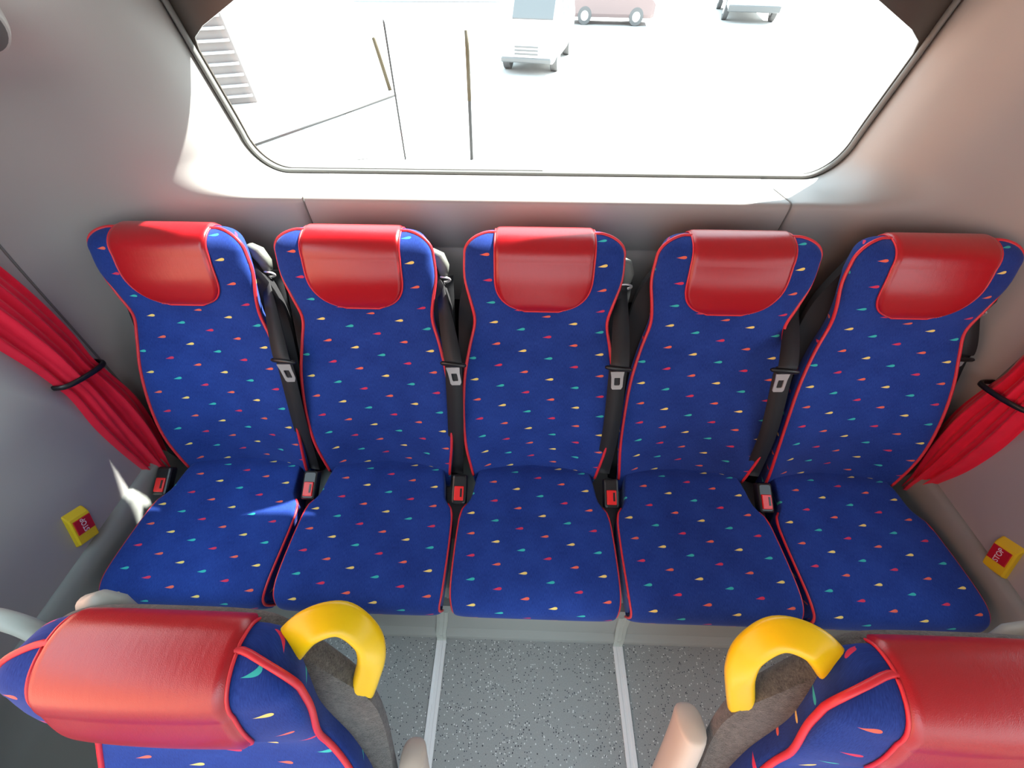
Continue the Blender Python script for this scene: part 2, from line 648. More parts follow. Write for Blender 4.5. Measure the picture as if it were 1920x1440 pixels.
def stitch_mesh(path):
    """short dashes just inside the side borders of the pad"""
    parts = []
    n = len(path)
    for side in (0, 1):
        seg = path[:86] if side == 0 else path[-86:]
        for i in range(2, len(seg) - 2):
            a, b = np.array(seg[i]), np.array(seg[i + 1])
            m_ = (a + b) / 2
            inward = np.array([1.0 if m_[0] < 0 else -1.0, 0, 0]) * 0.008
            c0 = np.array([0, 0.32, SEAT_Z + 0.57])
            o_ = m_ - c0; o_[0] = 0; o_ /= (np.linalg.norm(o_) + 1e-9)
            d = (b - a) * 0.30
            parts.append(sweep([m_ + inward + o_ * 0.0035 - d, m_ + inward + o_ * 0.0042, m_ + inward + o_ * 0.0035 + d], 0.0009, seg=5, up=(0.3, 0.1, 0.9)))
    return merge(*parts)

def cushion_profile():
    """side profile of the cushion: from the rear top to the nose and under"""
    return [(0.085, SEAT_Z - 0.036), (0.04, SEAT_Z - 0.018), (0.0, SEAT_Z - 0.006), (-0.08, SEAT_Z - 0.006), (-0.16, SEAT_Z - 0.004), (-0.24, SEAT_Z + 0.000),
            (-0.31, SEAT_Z + 0.002), (-0.35, SEAT_Z - 0.003), (-0.378, SEAT_Z - 0.018), (-0.392, SEAT_Z - 0.045),
            (-0.392, SEAT_Z - 0.075), (-0.385, SEAT_Z - 0.105)]

def cush_w(y):
    return interp(-y, [-0.10, 0.0, 0.045, 0.075, 0.100, 0.125, 0.2, 0.3, 0.36, 0.41], [0.165, 0.186, 0.193, 0.198, 0.212, 0.225, 0.229, 0.229, 0.226, 0.217])

def cushion_mesh():
    prof = catmull([(p[0], p[1]) for p in cushion_profile()], 5)
    prof = [np.array(p) for p in prof]
    nb = 41
    V, U = [], []
    acc = 0
    for i, p in enumerate(prof):
        if i:
            acc += np.linalg.norm(p - prof[i - 1])
        a = prof[max(i - 1, 0)]; b = prof[min(i + 1, len(prof) - 1)]
        t = (b - a) / np.linalg.norm(b - a)
        nrm = np.array([t[1], -t[0]])
        if nrm[1] < 0 and p[0] > -0.3: nrm = -nrm
        if p[0] < -0.37: nrm = np.array([-abs(nrm[0]), nrm[1]])
        w = cush_w(p[0])
        for j in range(nb):
            c = math.sin((-1 + 2 * j / (nb - 1)) * math.pi / 2)
            e = (1 - abs(c) ** 8) ** (1 / 8) if abs(c) < 1 else 0
            drop = 0.022 * (1 - e) + 0.006 * (1 - c * c) * max(0, min(1, (p[0] + 0.36) / 0.1))
            # faint cross seam
            drop += 0.0035 * math.exp(-((p[0] + 0.125) / 0.006) ** 2)
            V.append((w * c, p[0] - nrm[0] * drop, p[1] - nrm[1] * drop))
            U.append((w * c, -acc - 0.031))
    F = grid_faces(len(prof), nb)
    # sides and underside
    off = len(V)
    zb = SEAT_Z - 0.115
    for i, p in enumerate(prof):
        w = cush_w(p[0])
        yb = max(p[0], -0.372)
        V.append((-w * 0.97, yb, min(zb, p[1] - 0.005))); U.append((-w - 0.1, -acc))
        V.append((w * 0.97, yb, min(zb, p[1] - 0.005))); U.append((w + 0.1, -acc))
    n = len(prof)
    for i in range(n - 1):
        F.append((i * nb, off + 2 * i, off + 2 * (i + 1), (i + 1) * nb))
        F.append((i * nb + nb - 1, (i + 1) * nb + nb - 1, off + 2 * (i + 1) + 1, off + 2 * i + 1))
        F.append((off + 2 * i, off + 2 * i + 1, off + 2 * i + 3, off + 2 * i + 2))
    pip = []
    for sg in (-1, 1):
        path = []
        for i, p in enumerate(prof):
            if p[0] < -0.085:
                w = cush_w(p[0])
                a = prof[max(i - 1, 0)]; b = prof[min(i + 1, n - 1)]
                t = (b - a) / np.linalg.norm(b - a)
                nr = np.array([t[1], -t[0]])
                if nr[1] < 0 and p[0] > -0.3: nr = -nr
                if p[0] < -0.37: nr = np.array([-abs(nr[0]), nr[1]])
                path.append((sg * (w + 0.0005), p[0] - nr[0] * 0.012, p[1] - nr[1] * 0.012))
        pip.append(path)
    return V, F, U, pip

CU = cushion_mesh()
def seat_shapes():
    pd = pad_mesh()
    return dict(br=backrest_mesh(), pd=pd, fe=felt_mesh(), st=stitch_mesh(pd[2]), seam=[seam_path(-1), seam_path(1)])
SHAPES = {'rear': seat_shapes()}
# the forward seats have a slimmer head on the same body
HALFW = [0.200, 0.213, 0.227, 0.230, 0.222, 0.200, 0.180, 0.176, 0.182, 0.182, 0.178]
_RC.clear()
PADW = [w_ * 0.93 for w_ in PADW]
SHAPES['fore'] = seat_shapes()

def ribbon(path, wdir, w, thick=0.0012):
    """webbing strap: path of centre points, width direction per point (or one)"""
    n = len(path)
    V = []
    for i, p in enumerate(path):
        p = np.array(p, float)
        d = np.array(wdir[i] if hasattr(wdir[0], '__len__') else wdir, float)
        d /= np.linalg.norm(d)
        a = np.array(path[max(i - 1, 0)], float); b = np.array(path[min(i + 1, n - 1)], float)
        t = (b - a) / np.linalg.norm(b - a)
        nn = np.cross(d, t); nn /= np.linalg.norm(nn)
        ww = (w[i] if hasattr(w, '__len__') else w) / 2
        for sx, sn in ((-1, -1), (1, -1), (1, 1), (-1, 1)):
            V.append(p + d * ww * sx + nn * thick * sn)
    F = []
    for i in range(n - 1):
        for k in range(4):
            k2 = (k + 1) % 4
            F.append((i * 4 + k, i * 4 + k2, (i + 1) * 4 + k2, (i + 1) * 4 + k))
    F.append((0, 1, 2, 3)); F.append(tuple((n - 1) * 4 + k for k in (3, 2, 1, 0)))
    return V, F

MESHCACHE = {}
def build(name, vf, mat, parent, uvs=None, smooth=True, key=None, label=None):
    """link a part; with a key the mesh data is shared by the repeats"""
    if key and key in MESHCACHE:
        o = bpy.data.objects.new(name, MESHCACHE[key])
        C.objects.link(o); o.parent = parent
    else:
        o = link_mesh(name, vf[0], vf[1], mat, parent, uvs, smooth)
        if key: MESHCACHE[key] = o.data
    if label: o['label'] = label
    return o

def make_seat(loc, label, group, rear=True, buckle=True):
    t = thing('coach_seat', label, 'seat', loc, group)
    kk = 'rear' if rear else 'fore'
    S_ = SHAPES[kk]
    br = build('backrest', S_['br'][:2], M['fabric'], t, S_['br'][2], key='backrest' + kk)
    build('headrest_pad', S_['pd'][:2], M['leather'], br, key='pad' + kk, label='red leather headrest pad')
    build('pad_piping', sweep(S_['pd'][2], 0.0022, seg=8, up=(0.01, 1, 0.02)), M['piping'], br, key='padpipe' + kk)
    build('stitching', S_['st'], M['thread'], br, key='stitch' + kk)
    for q_, sg in enumerate((-1, 1)):
        build('piping', sweep(S_['seam'][q_], 0.0042, seg=10, up=(0.01, 1, 0.02)), M['piping'], br, key='pipe%d' % sg + kk)
    build('back_shell', S_['fe'], M['carpet' if rear else 'felt'], t, key='felt' + kk, label='back shell darkened to stand for shade' if rear else 'grey felt back shell')  # rear shells go black to paint in the shade between the seats
    cu = build('cushion', CU[:2], M['fabric'], t, CU[2], key='cushion')
    for i, p in enumerate(CU[3]):
        build('piping', sweep(p, 0.0036, seg=10, up=(1, 0.01, 0.01)), M['piping'], cu, key='cpipe%d' % i)
    if not buckle:
        return t
    rot = Matrix.Rotation(math.radians(26), 3, 'X')
    nrm, lng = rot @ Vector((0, 0, 1)), rot @ Vector((0, 1, 0))
    bc = Vector((-0.238, -0.048, SEAT_Z - 0.016))
    b = build('buckle', rbox(*bc, 0.046, 0.090, 0.030, 0.006, rot), M['black'], t, key='buckle', smooth=False)
    q = bc + nrm * 0.014 - lng * 0.012
    build('release_button', rbox(*q, 0.030, 0.044, 0.010, 0.002, rot),
          M['buckle_red'], b, key='button', smooth=False, label='bright red release button')
    q = bc + nrm * 0.0192 - lng * 0.010 + Vector((0.007, 0, 0))
    build('latch_slot', rbox(*q, 0.006, 0.026, 0.0016, 0.0004, rot), M['black'], b, key='slot', smooth=False)
    return t

# ------------------------------------------------------------------ room shell
WX = 1.27      # half width at the side walls
GY = 1.235     # plane of the rear glass
LIP = 1.02     # front lip of the rear sill
XS = 0.645     # seam between centre panel and corner panels

WB = 1.119     # lower edge of the rear window

def win_x(z):
    """half width of the trim edge of the rear window at height z"""
    base = 0.862 + max(0.0, z - WB - 0.10) * 0.14
    r = 0.10
    d = z - WB
    if d < r:
        base -= r - math.sqrt(max(0, r * r - (r - max(d, 0)) ** 2))
    return base

LIPZ = 1.135
_LP = [(0.0, LIP), (0.5, LIP), (0.80, LIP), (0.92, 1.018), (1.01, 1.005), (1.095, 0.975), (1.17, 0.925), (1.227, 0.850), (1.26, 0.745), (WX, 0.61)]
_LC = np.array(catmull(_LP, 10))
_LW = np.r_[0, np.cumsum(np.linalg.norm(np.diff(_LC, axis=0), axis=1))]
W_END = float(_LW[-1])

def along(w):
    """plan position on the inner wall line, w metres from the middle of the rear wall"""
    if w <= W_END:
        return float(np.interp(w, _LW, _LC[:, 0])), float(np.interp(w, _LW, _LC[:, 1]))
    return WX, 0.61 - (w - W_END)

def wall_pt(w, z, g=0.0):
    x, y = along(w)
    y += g
    c = z - 1.395                             # above a soft ridge the wall turns in towards the roof
    inw = 0.5 * (c + math.sqrt(c * c + 0.022 ** 2)) * 1.15 if z > 1.2 else 0.0
    k = smooth01((w - 0.90) / 0.35)
    return -(x - inw * k), y - inw * 0.6 * k * (1 - smooth01((w - 1.25) / 0.3)), z

# window surround: how the edge rolls from the glass into the rear wall, below and beside the glass
SUR_B = [(0.0, 0.215), (0.003, 0.17), (0.006, 0.12), (0.010, 0.07), (0.0135, 0.035), (0.0150, 0.018), (0.0140, 0.0085), (0.010, 0.0045), (0.000, 0.0015), (-0.020, 0.0)]
SUR_S = [(0.0, 0.218), (0.006, 0.17), (0.014, 0.13), (0.026, 0.100), (0.042, 0.075), (0.062, 0.053), (0.085, 0.034), (0.112, 0.018), (0.145, 0.006), (0.19, 0.0)]

def corner_shell(sign):
    T = []                                     # (x, z, phi) along the outline of the opening
    for x in np.linspace(XS, 0.762, 5)[:-1]:
        T.append((x, WB, 0.0))
    r = 0.10
    for k in range(17):
        a = math.pi / 2 * k / 16
        T.append((0.862 - r + r * math.sin(a), WB + r - r * math.cos(a), a))
    for z in [1.26, 1.30, 1.34, 1.365, 1.38, 1.395, 1.41, 1.425, 1.45, 1.49, 1.54, 1.60, 1.67, 1.74, 1.82, 1.90, 1.96]:
        T.append((win_x(z), z, math.pi / 2))
    nout = 16
    grid = []
    for (x0, z0, ph) in T:
        s_, c_ = math.sin(ph), math.cos(ph)
        row = []
        e = s_ * s_
        for (zb, gb), (ds, gs) in zip(SUR_B, SUR_S):
            w = x0 + ds * s_
            z = z0 + (zb if True else 0) * c_
            g = gb * (1 - e) + gs * e + (0 if True else 0)
            # the rolled lip widens round the corner
            row.append(wall_pt(w, z - 0.05 * c_ * e * (ds / 0.19), max(0, g + LIP - along(w)[1] if g > 0.15 else g)))
        wE, zE = x0 + 0.19 * s_, z0 - 0.020 * c_ - 0.05 * c_ * e
        if ph == 0:
            B = (x0, 0.0)
        elif ph < math.pi / 2 - 1e-6:
            q = ph / (math.pi / 2)
            L1 = W_END - 0.762; L2 = WB + r
            d = q * (L1 + L2)
            B = (0.762 + d, 0.0) if d < L1 else (W_END, d - L1)
        else:
            B = (W_END, z0)
        for k in range(1, nout + 1):
            t = (k / nout)
            row.append(wall_pt(wE + (B[0] - wE) * t, zE + (B[1] - zE) * t))
        grid.append(row)
    n = len(grid[0])
    V = [p for row in grid for p in row]
    F = grid_faces(len(grid), n)
    # side wall forward of the corner, with the opening of the side window
    off = len(V)
    ws = [W_END] + [W_END + 0.61 - y for y in (0.56, 0.51, 0.2, -0.07, -0.6, -1.25)]
    zs = [0.0, 0.3, 0.6, 0.8, 0.955, 1.1, 1.22] + [1.26, 1.30, 1.34, 1.365, 1.38, 1.395, 1.41, 1.425, 1.45, 1.49, 1.54, 1.60, 1.67, 1.74, 1.82, 1.90, 1.96]
    for z in zs:
        for w in ws:
            V.append(wall_pt(w, z))
    m = len(ws)
    first = 2
    for i in range(len(zs) - 1):
        for k in range(m - 1):
            if k >= first and (4 <= i < len(zs) - 5 and (sign < 0 or zs[i + 1] < 1.43) or (i == 3 and k >= 3 and sign < 0)):
                continue
            a = off + i * m + k
            F.append((a, a + 1, a + m + 1, a + m))
    V = [(-sign * x, y, z) for x, y, z in V]
    if sign > 0:
        F = [f[::-1] for f in F]
    return V, F

def solidify(o, th):
    md = o.modifiers.new('thickness', 'SOLIDIFY')
    md.thickness = th
    md.offset = -1
    return o

for sign, nm in ((-1, 'wall_left'), (1, 'wall_right')):
    V, F = corner_shell(sign)
    w = tag(link_mesh(nm, V, F, M['panel']), kind='structure')
    md = w.modifiers.new('thickness', 'SOLIDIFY'); md.thickness = 0.02; md.offset = -1
    # groove between wall panels
    gp = catmull([(0.80, 1.27), (0.773, 1.124), (0.74, 0.88), (0.709, 0.66), (0.68, 0.45)], 8)
    def _gx(y):
        o_ = np.argsort(_LC[:, 1])
        return float(np.interp(y, _LC[o_, 1], _LC[o_, 0]))
    g = sweep([(sign * (_gx(y) - 0.0005), y, z) for y, z in gp], 0.0022, 0.0030, seg=8, up=(0, 1, 0))
    build('panel_groove', g, M['rubber'], w)
    # moulded skirting along the bench base
    prof = [(1.262, 0.0), (1.262, 0.485), (1.254, 0.489), (1.240, 0.484), (1.231, 0.468), (1.228, 0.44), (1.226, 0.35), (1.205, 0.335), (1.205, 0.0)]
    Vb, Fb = [], []
    ys = [-1.25, 0.0, 0.15, 0.3, 0.45, 0.55, 0.62]
    for y in ys:
        for x, z in prof:
            Vb.append((sign * x, y, z))
    Fb = grid_faces(len(ys), len(prof), flip=(sign > 0))
    tag(link_mesh('baseboard_left' if sign < 0 else 'baseboard_right', Vb, Fb, M['panel_dark']), kind='structure')

# rear wall: removable centre panel with the sill, darker carpet below
def extrude_x(prof, x0, x1, nx=2):
    V = []
    for i in range(nx):
        x = x0 + (x1 - x0) * i / (nx - 1)
        V += [(x, y, z) for y, z in prof]
    return V, grid_faces(nx, len(prof))

pr = [(GY, WB), (1.13, WB + 0.008), (1.06, 1.1325), (1.038, 1.1345), (1.0285, 1.1335), (1.0245, 1.130), (1.0215, 1.122), (1.020, 1.10),
      (1.020, 1.002), (1.024, 0.998), (1.024, 0.992), (1.020, 0.988), (1.020, 0.95), (1.020, 0.81)]
V, F = extrude_x(pr, -XS + 0.0015, XS - 0.0015, 8)
wb = tag(link_mesh('wall_back', V, F, M['panel']), kind='structure')
for sx in (-1, 1):      # dark joint beside the centre panel
    jp = [(sx * XS, y - 0.0004, z + 0.0006) for y, z in catmull(pr[1:9], 4)]
    build('panel_joint', sweep(jp, 0.0022, 0.0012, seg=6, up=(0, -1, 0.3)), M['rubber'], wb)
build('lower_carpet', rbox(0, 1.035, 0.40, 2.44, 0.03, 0.83, 0.003), M['carpet'], wb, smooth=False)

# ceiling above the cabin, rear header above the window
V = []
for y in (1.30, -1.1):
    for k in range(13):
        x = -0.95 + 1.9 * k / 12
        V.append((x, y, 1.955 + 0.05 * (1 - (x / 0.95) ** 2)))
tag(link_mesh('ceiling', V, grid_faces(2, 13, flip=True), M['panel']), kind='structure')
HZ = 1.76
tag(link_mesh('trim_1', *merge(rbox(0, 1.25, (HZ + 2.02) / 2, 2.3, 0.07, 2.02 - HZ, 0.01)), M['panel'], smooth=False), kind='structure')

# floor and bench base
fl = link_mesh('floor', *merge(rbox(0, -0.03, -0.02, 2.54, 2.5, 0.04, 0.001)), M['floor'], smooth=False)
tag(fl, kind='structure')
fr = [(0.175, -0.01), (0.178, 0.03), (0.186, 0.05), (0.196, 0.08), (0.205, 0.33), (0.215, 0.345), (1.02, 0.345)]
V, F = extrude_x(fr, -1.21, 1.21, 2)
bench = tag(link_mesh('trim_2', V, F, M['panel_dark'], smooth=False), kind='structure')
# aluminium strips running down the bench base and along the aisle floor
for i, sx in enumerate((-1, 1)):
    st = [(sx * 0.305, -1.2, 0.002), (sx * 0.305, 0.0, 0.002), (sx * 0.305, 0.168, 0.002), (sx * 0.305, 0.176, 0.01), (sx * 0.303, 0.186, 0.05), (sx * 0.28, 0.199, 0.20), (sx * 0.262, 0.204, 0.33), (sx * 0.255, 0.26, 0.352), (sx * 0.255, 0.40, 0.352)]
    V = []
    hw = [0.017] * 4 + [0.018, 0.018, 0.018, 0.018, 0.018]
    for p, w_ in zip(st, hw):
        up = (0, 0, 1) if p[2] < 0.005 or p[2] > 0.35 else (0, -1, 0.1)
        for dx, dh in ((-1, 0), (-0.92, 0.0035), (-0.35, 0.004), (-0.28, 0.0025), (0.28, 0.0025), (0.35, 0.004), (0.92, 0.0035), (1, 0)):
            V.append((p[0] + dx * w_, p[1] + up[1] * dh, p[2] + up[2] * dh))
    V1 = V[:24]; V2 = V[16:]
    tag(link_mesh('trim_%d' % (3 + i), V1, grid_faces(3, 8, flip=True), M['alu'], smooth=False), kind='structure')
    build('edge_strip', (V2, grid_faces(7, 8, flip=True)), M['light_plastic'], bench, smooth=False)

# ------------------------------------------------------------------ rear window
win = bpy.data.objects.new('window_1', None); C.objects.link(win)
tag(win, kind='structure')
def outline(half_pts):
    """mirror right-hand outline points to a closed loop"""
    return [(x, z) for x, z in half_pts] + [(-x, z) for x, z in half_pts[::-1]]
def trim_outline(n=14):
    pts = [(0.0, WB), (0.4, WB)]
    r = 0.10
    cx, cz = 0.862 - r, WB + r
    for k in range(n + 1):
        a = -math.pi / 2 + math.pi / 2 * k / n
        pts.append((cx + r * math.cos(a), cz + r * math.sin(a)))
    pts += [(win_x(1.30), 1.30), (win_x(1.42), 1.42), (win_x(1.55), 1.55), (win_x(HZ), HZ + 0.02), (0.4, HZ + 0.02), (0.0, HZ + 0.02)]
    return pts
def clear_outline():
    pts = [(0.0, WB + 0.008), (0.4, WB + 0.008)]
    r = 0.095; n = 14
    cx, cz = 0.855 - r, WB + 0.008 + r
    for k in range(n + 1):
        a = -math.pi / 2 + math.pi / 2 * k / n
        pts.append((cx + r * math.cos(a), cz + r * math.sin(a)))
    pts += [(win_x(1.30) - 0.010, 1.30), (win_x(1.40) - 0.010, 1.395), (0.872, 1.425), (0.845, 1.443), (0.70, 1.507), (0.52, 1.585), (0.3, 1.67)]
    pts += [(0.0, 1.71)]
    return pts
ti = trim_outline(); ci = clear_outline()
side = [1.26, 1.31, 1.36, 1.40]
A_ = ti[:17] + [(win_x(z), z) for z in side] + [(win_x(z), z) for z in (1.43, 1.47, 1.54, 1.62, 1.70)] + [(0.6, HZ + 0.02), (0.3, HZ + 0.02), (0.0, HZ + 0.02)]
B_ = ci[:17] + [(win_x(z) - 0.009, z) for z in side] + [(0.874, 1.424), (0.842, 1.445), (0.70, 1.507), (0.655, 1.532), (0.61, 1.60), (0.56, 1.66), (0.40, 1.70), (0.0, 1.72)]
V, F = [], []
for sx in (1, -1):
    off = len(V)
    for (ax, az), (bx, bz) in zip(A_, B_):
        V += [(sx * ax, GY + 0.004, az), (sx * bx, GY + 0.004, bz)]
    F += [(off + 2 * i, off + 2 * i + 1, off + 2 * i + 3, off + 2 * i + 2) for i in range(len(A_) - 1)]
fb = build('glass_band', (V, F), M['frit'], win, smooth=False)
md = fb.modifiers.new('thickness', 'SOLIDIFY'); md.thickness = 0.004
gl = B_ + [(-x, z) for x, z in B_[::-1][1:-1]]
V = [(x, GY + 0.008, z) for x, z in gl]
build('glass_pane', (V, [tuple(range(len(V)))]), M['glass'], win, smooth=False)
SL = [((a[0] + b[0]) / 2, (a[1] + b[1]) / 2) for a, b in zip(A_[:21], B_[:21])] + [(win_x(z) - 0.006, z) for z in (1.45, 1.52, 1.6, 1.7)]
seal = [(sx_x, GY - 0.010, z + 0.001) for sx_x, z in [(-x, z) for x, z in SL[::-1]] + SL[1:]]
build('rubber_seal', sweep(seal, 0.0058, 0.009, seg=8, up=(0, 1, 0)), M['rubber'], win)

# ------------------------------------------------------------------ rear row of seats
rear_x = [-0.96, -0.48, 0.0, 0.48, 0.96]
rear_label = [
    'leftmost rear bench seat, blue flecked fabric, red headrest half in sunlight, beside left wall',
    'second rear bench seat from the left, blue flecked fabric with glossy sunlit red headrest',
    'centre seat of the rear bench, blue flecked fabric, facing straight down the aisle',
    'second rear bench seat from the right, blue flecked fabric, pale shine on red headrest',
    'rightmost rear bench seat, blue flecked fabric, shaded red headrest beside the right wall']
belts = [dict(g=(0.198, 0.335, 0.570), t=(0.252, 0.14, 0.370), b=(0.215, 0.02, -0.035), light=True, face=(0.9, -0.45, 0)),
         dict(g=(0.203, 0.332, 0.565), t=(0.243, 0.14, 0.372), b=(0.220, 0.02, -0.035), light=True, face=(0.7, -0.7, 0)),
         dict(g=(0.220, 0.332, 0.552), t=(0.212, 0.135, 0.375), b=(0.222, 0.02, -0.01), light=True, face=(1, 0, 0)),
         dict(g=(0.221, 0.335, 0.525), t=(0.172, 0.135, 0.38), b=(0.220, 0.02, 0.0), light=False, face=(1, 0.25, 0)),
         dict(g=(0.200, 0.285, 0.520), t=(0.222, 0.215, 0.36), b=(0.228, 0.06, 0.0), light=False, face=(1, 0, 0))]
belt_place = ['beside the leftmost rear seat', 'beside the second rear seat from the left', 'on the right edge of the centre rear seat',
              'on the right edge of the second rear seat from the right', 'between the rightmost rear seat and the right wall']

def make_belt(t, bl):
    g, tt, b = (np.array(bl[k]) + np.array([0, 0, SEAT_Z]) for k in ('g', 't', 'b'))
    rx = np.array(bl['face'], float)
    rx /= np.linalg.norm(rx)
    # belt webbing
    gp = g + np.array([0, -0.02, -0.045])
    path = catmull([gp, gp * 0.66 + tt * 0.34 + np.array([0, -0.006, 0.0]), tt + np.array([0, 0, 0.02]), tt * 0.97 + b * 0.03, tt * 0.5 + b * 0.5 + np.array([0.004, -0.012, 0]), b], 7)
    n = len(path)
    wd = []
    for i in range(n):
        s = i / (n - 1)
        k = smooth01(s / 0.4)
        wd.append(np.array(rx) * (1 - k) + np.array([1, -0.12, 0]) * k)
    widths = [0.028 + 0.020 * smooth01(i / (n - 1) / 0.35) for i in range(n)]
    sb = build('seat_belt', ribbon(path, wd, widths), M['web'], t)
    path2 = catmull([gp + np.array([0.012, 0.022, 0]), (gp + b) / 2 + np.array([0.0, 0.05, 0.0]) * (1 if bl['light'] or bl['g'][0] > 0.22 else 0.2), b + np.array([0.0, 0.03, 0])], 8)
    build('belt_return', ribbon(path2, (1, 0.1, 0), 0.04), M['web'], sb)
    # guide cover on the shoulder of the seat and its loop
    rot = Matrix.Rotation(math.radians(-22), 3, 'X') @ Matrix.Rotation(math.radians(14), 3, 'Y')
    gc = sweep([g + np.array([-0.030, 0.012, 0.012]), g + np.array([-0.018, 0.006, 0.016]), g + np.array([0.000, 0.0, 0.010]), g + np.array([0.010, -0.006, -0.012]), g + np.array([0.010, -0.012, -0.034])],
               [0.010, 0.017, 0.019, 0.017, 0.012], [0.010, 0.014, 0.016, 0.014, 0.010], seg=14, up=(0, -1, 0.2), n=3.0)
    build('belt_guide', gc, M['guide'] if bl['light'] else M['black'], t, label='light grey plastic belt guide' if bl['light'] else None)
    lp = g + np.array([0.006, -0.018, -0.045])
    loop = [lp + np.array([0.020 * math.cos(a), -0.004 * math.sin(a), 0.011 * math.sin(a)]) for a in np.linspace(0, 2 * math.pi, 17)[:-1]]
    build('belt_loop', sweep(loop, 0.0032, seg=8, up=(0, 1, 0), closed=True), M['metal'], t, label='chrome belt loop')
    # latch: black slider and steel tongue
    sl = sweep([tt + np.array(wd[14]) * k * 0.036 + np.array([0, -0.004, 0]) for k in (-1, -0.85, -0.4, 0, 0.4, 0.85, 1)],
               [0.003, 0.007, 0.009, 0.010, 0.009, 0.007, 0.003], [0.003, 0.006, 0.007, 0.008, 0.007, 0.006, 0.003], seg=12, up=(0, 1, 0.5))
    s = build('latch_slider', sl, M['black'], t)
    # slotted tongue plate
    o = tt + np.array([-0.002, -0.008, -0.008])
    ex = np.array([1, 0.05, 0]); ex /= np.linalg.norm(ex)
    ez = np.array([0.12, -0.30, -1.0]); ez /= np.linalg.norm(ez)
    en = np.cross(ex, ez); en /= np.linalg.norm(en)
    out = [(-0.015, 0), (0.015, 0), (0.013, 0.016), (0.0125, 0.044), (0.010, 0.048), (-0.010, 0.048), (-0.0125, 0.044), (-0.013, 0.016)]
    inn = [(-0.006, 0.016), (0.006, 0.016), (0.0065, 0.02), (0.0065, 0.034), (0.005, 0.037), (-0.005, 0.037), (-0.0065, 0.034), (-0.0065, 0.02)]
    V = []
    for sgn in (-1, 1):
        for a, c in out: V.append(o + ex * a * 1.25 + ez * c * 1.2 + en * 0.0014 * sgn)
        for a, c in inn: V.append(o + ex * a * 1.25 + ez * c * 1.2 + en * 0.0014 * sgn)
    F = []
    for k in range(8):
        k2 = (k + 1) % 8
        F.append((k, k2, 8 + k2, 8 + k)); F.append((16 + k2, 16 + k, 24 + k, 24 + k2))
        F.append((k2, k, 16 + k, 16 + k2)); F.append((8 + k, 8 + k2, 24 + k2, 24 + k))
    build('latch_tongue', (V, F), M['metal'], s, smooth=False, label='chrome latch tongue')

for i, x in enumerate(rear_x):
    t = make_seat((x, 0.575, 0), rear_label[i], 'rear bench seats')
    make_belt(t, belts[i])

# ------------------------------------------------------------------ foreground seats
def fg_label(side, pos):
    return {('L', 'aisle'): 'nearest aisle seat at lower left, red leather headrest and yellow grab handle',
            ('L', 'window'): 'seat at the lower left corner, against the left wall, mostly out of frame',
            ('R', 'aisle'): 'nearest aisle seat at lower right, red leather headrest and yellow grab handle',
            ('R', 'window'): 'seat at the lower right corner, against the right wall, mostly out of frame'}[(side, pos)]

def make_handle(sg, t, cx, mat, hand_pts, name='grab_handle', label=None):
    P = catmull([(sg * p[0] - cx, p[1] - FGY, p[2] - FGZ) for p in hand_pts], 8)
    n = len(P)
    wide = [0.024 - 0.006 * smooth01(i / (n - 1) * 1.6) for i in range(n)]
    thin = [0.010 + 0.002 * smooth01(i / (n - 1)) for i in range(n)]
    return build(name, sweep(P, wide, thin, seg=20, up=(0.4 * sg, -0.1, 0.9), n=3.2), mat, t, label=label)

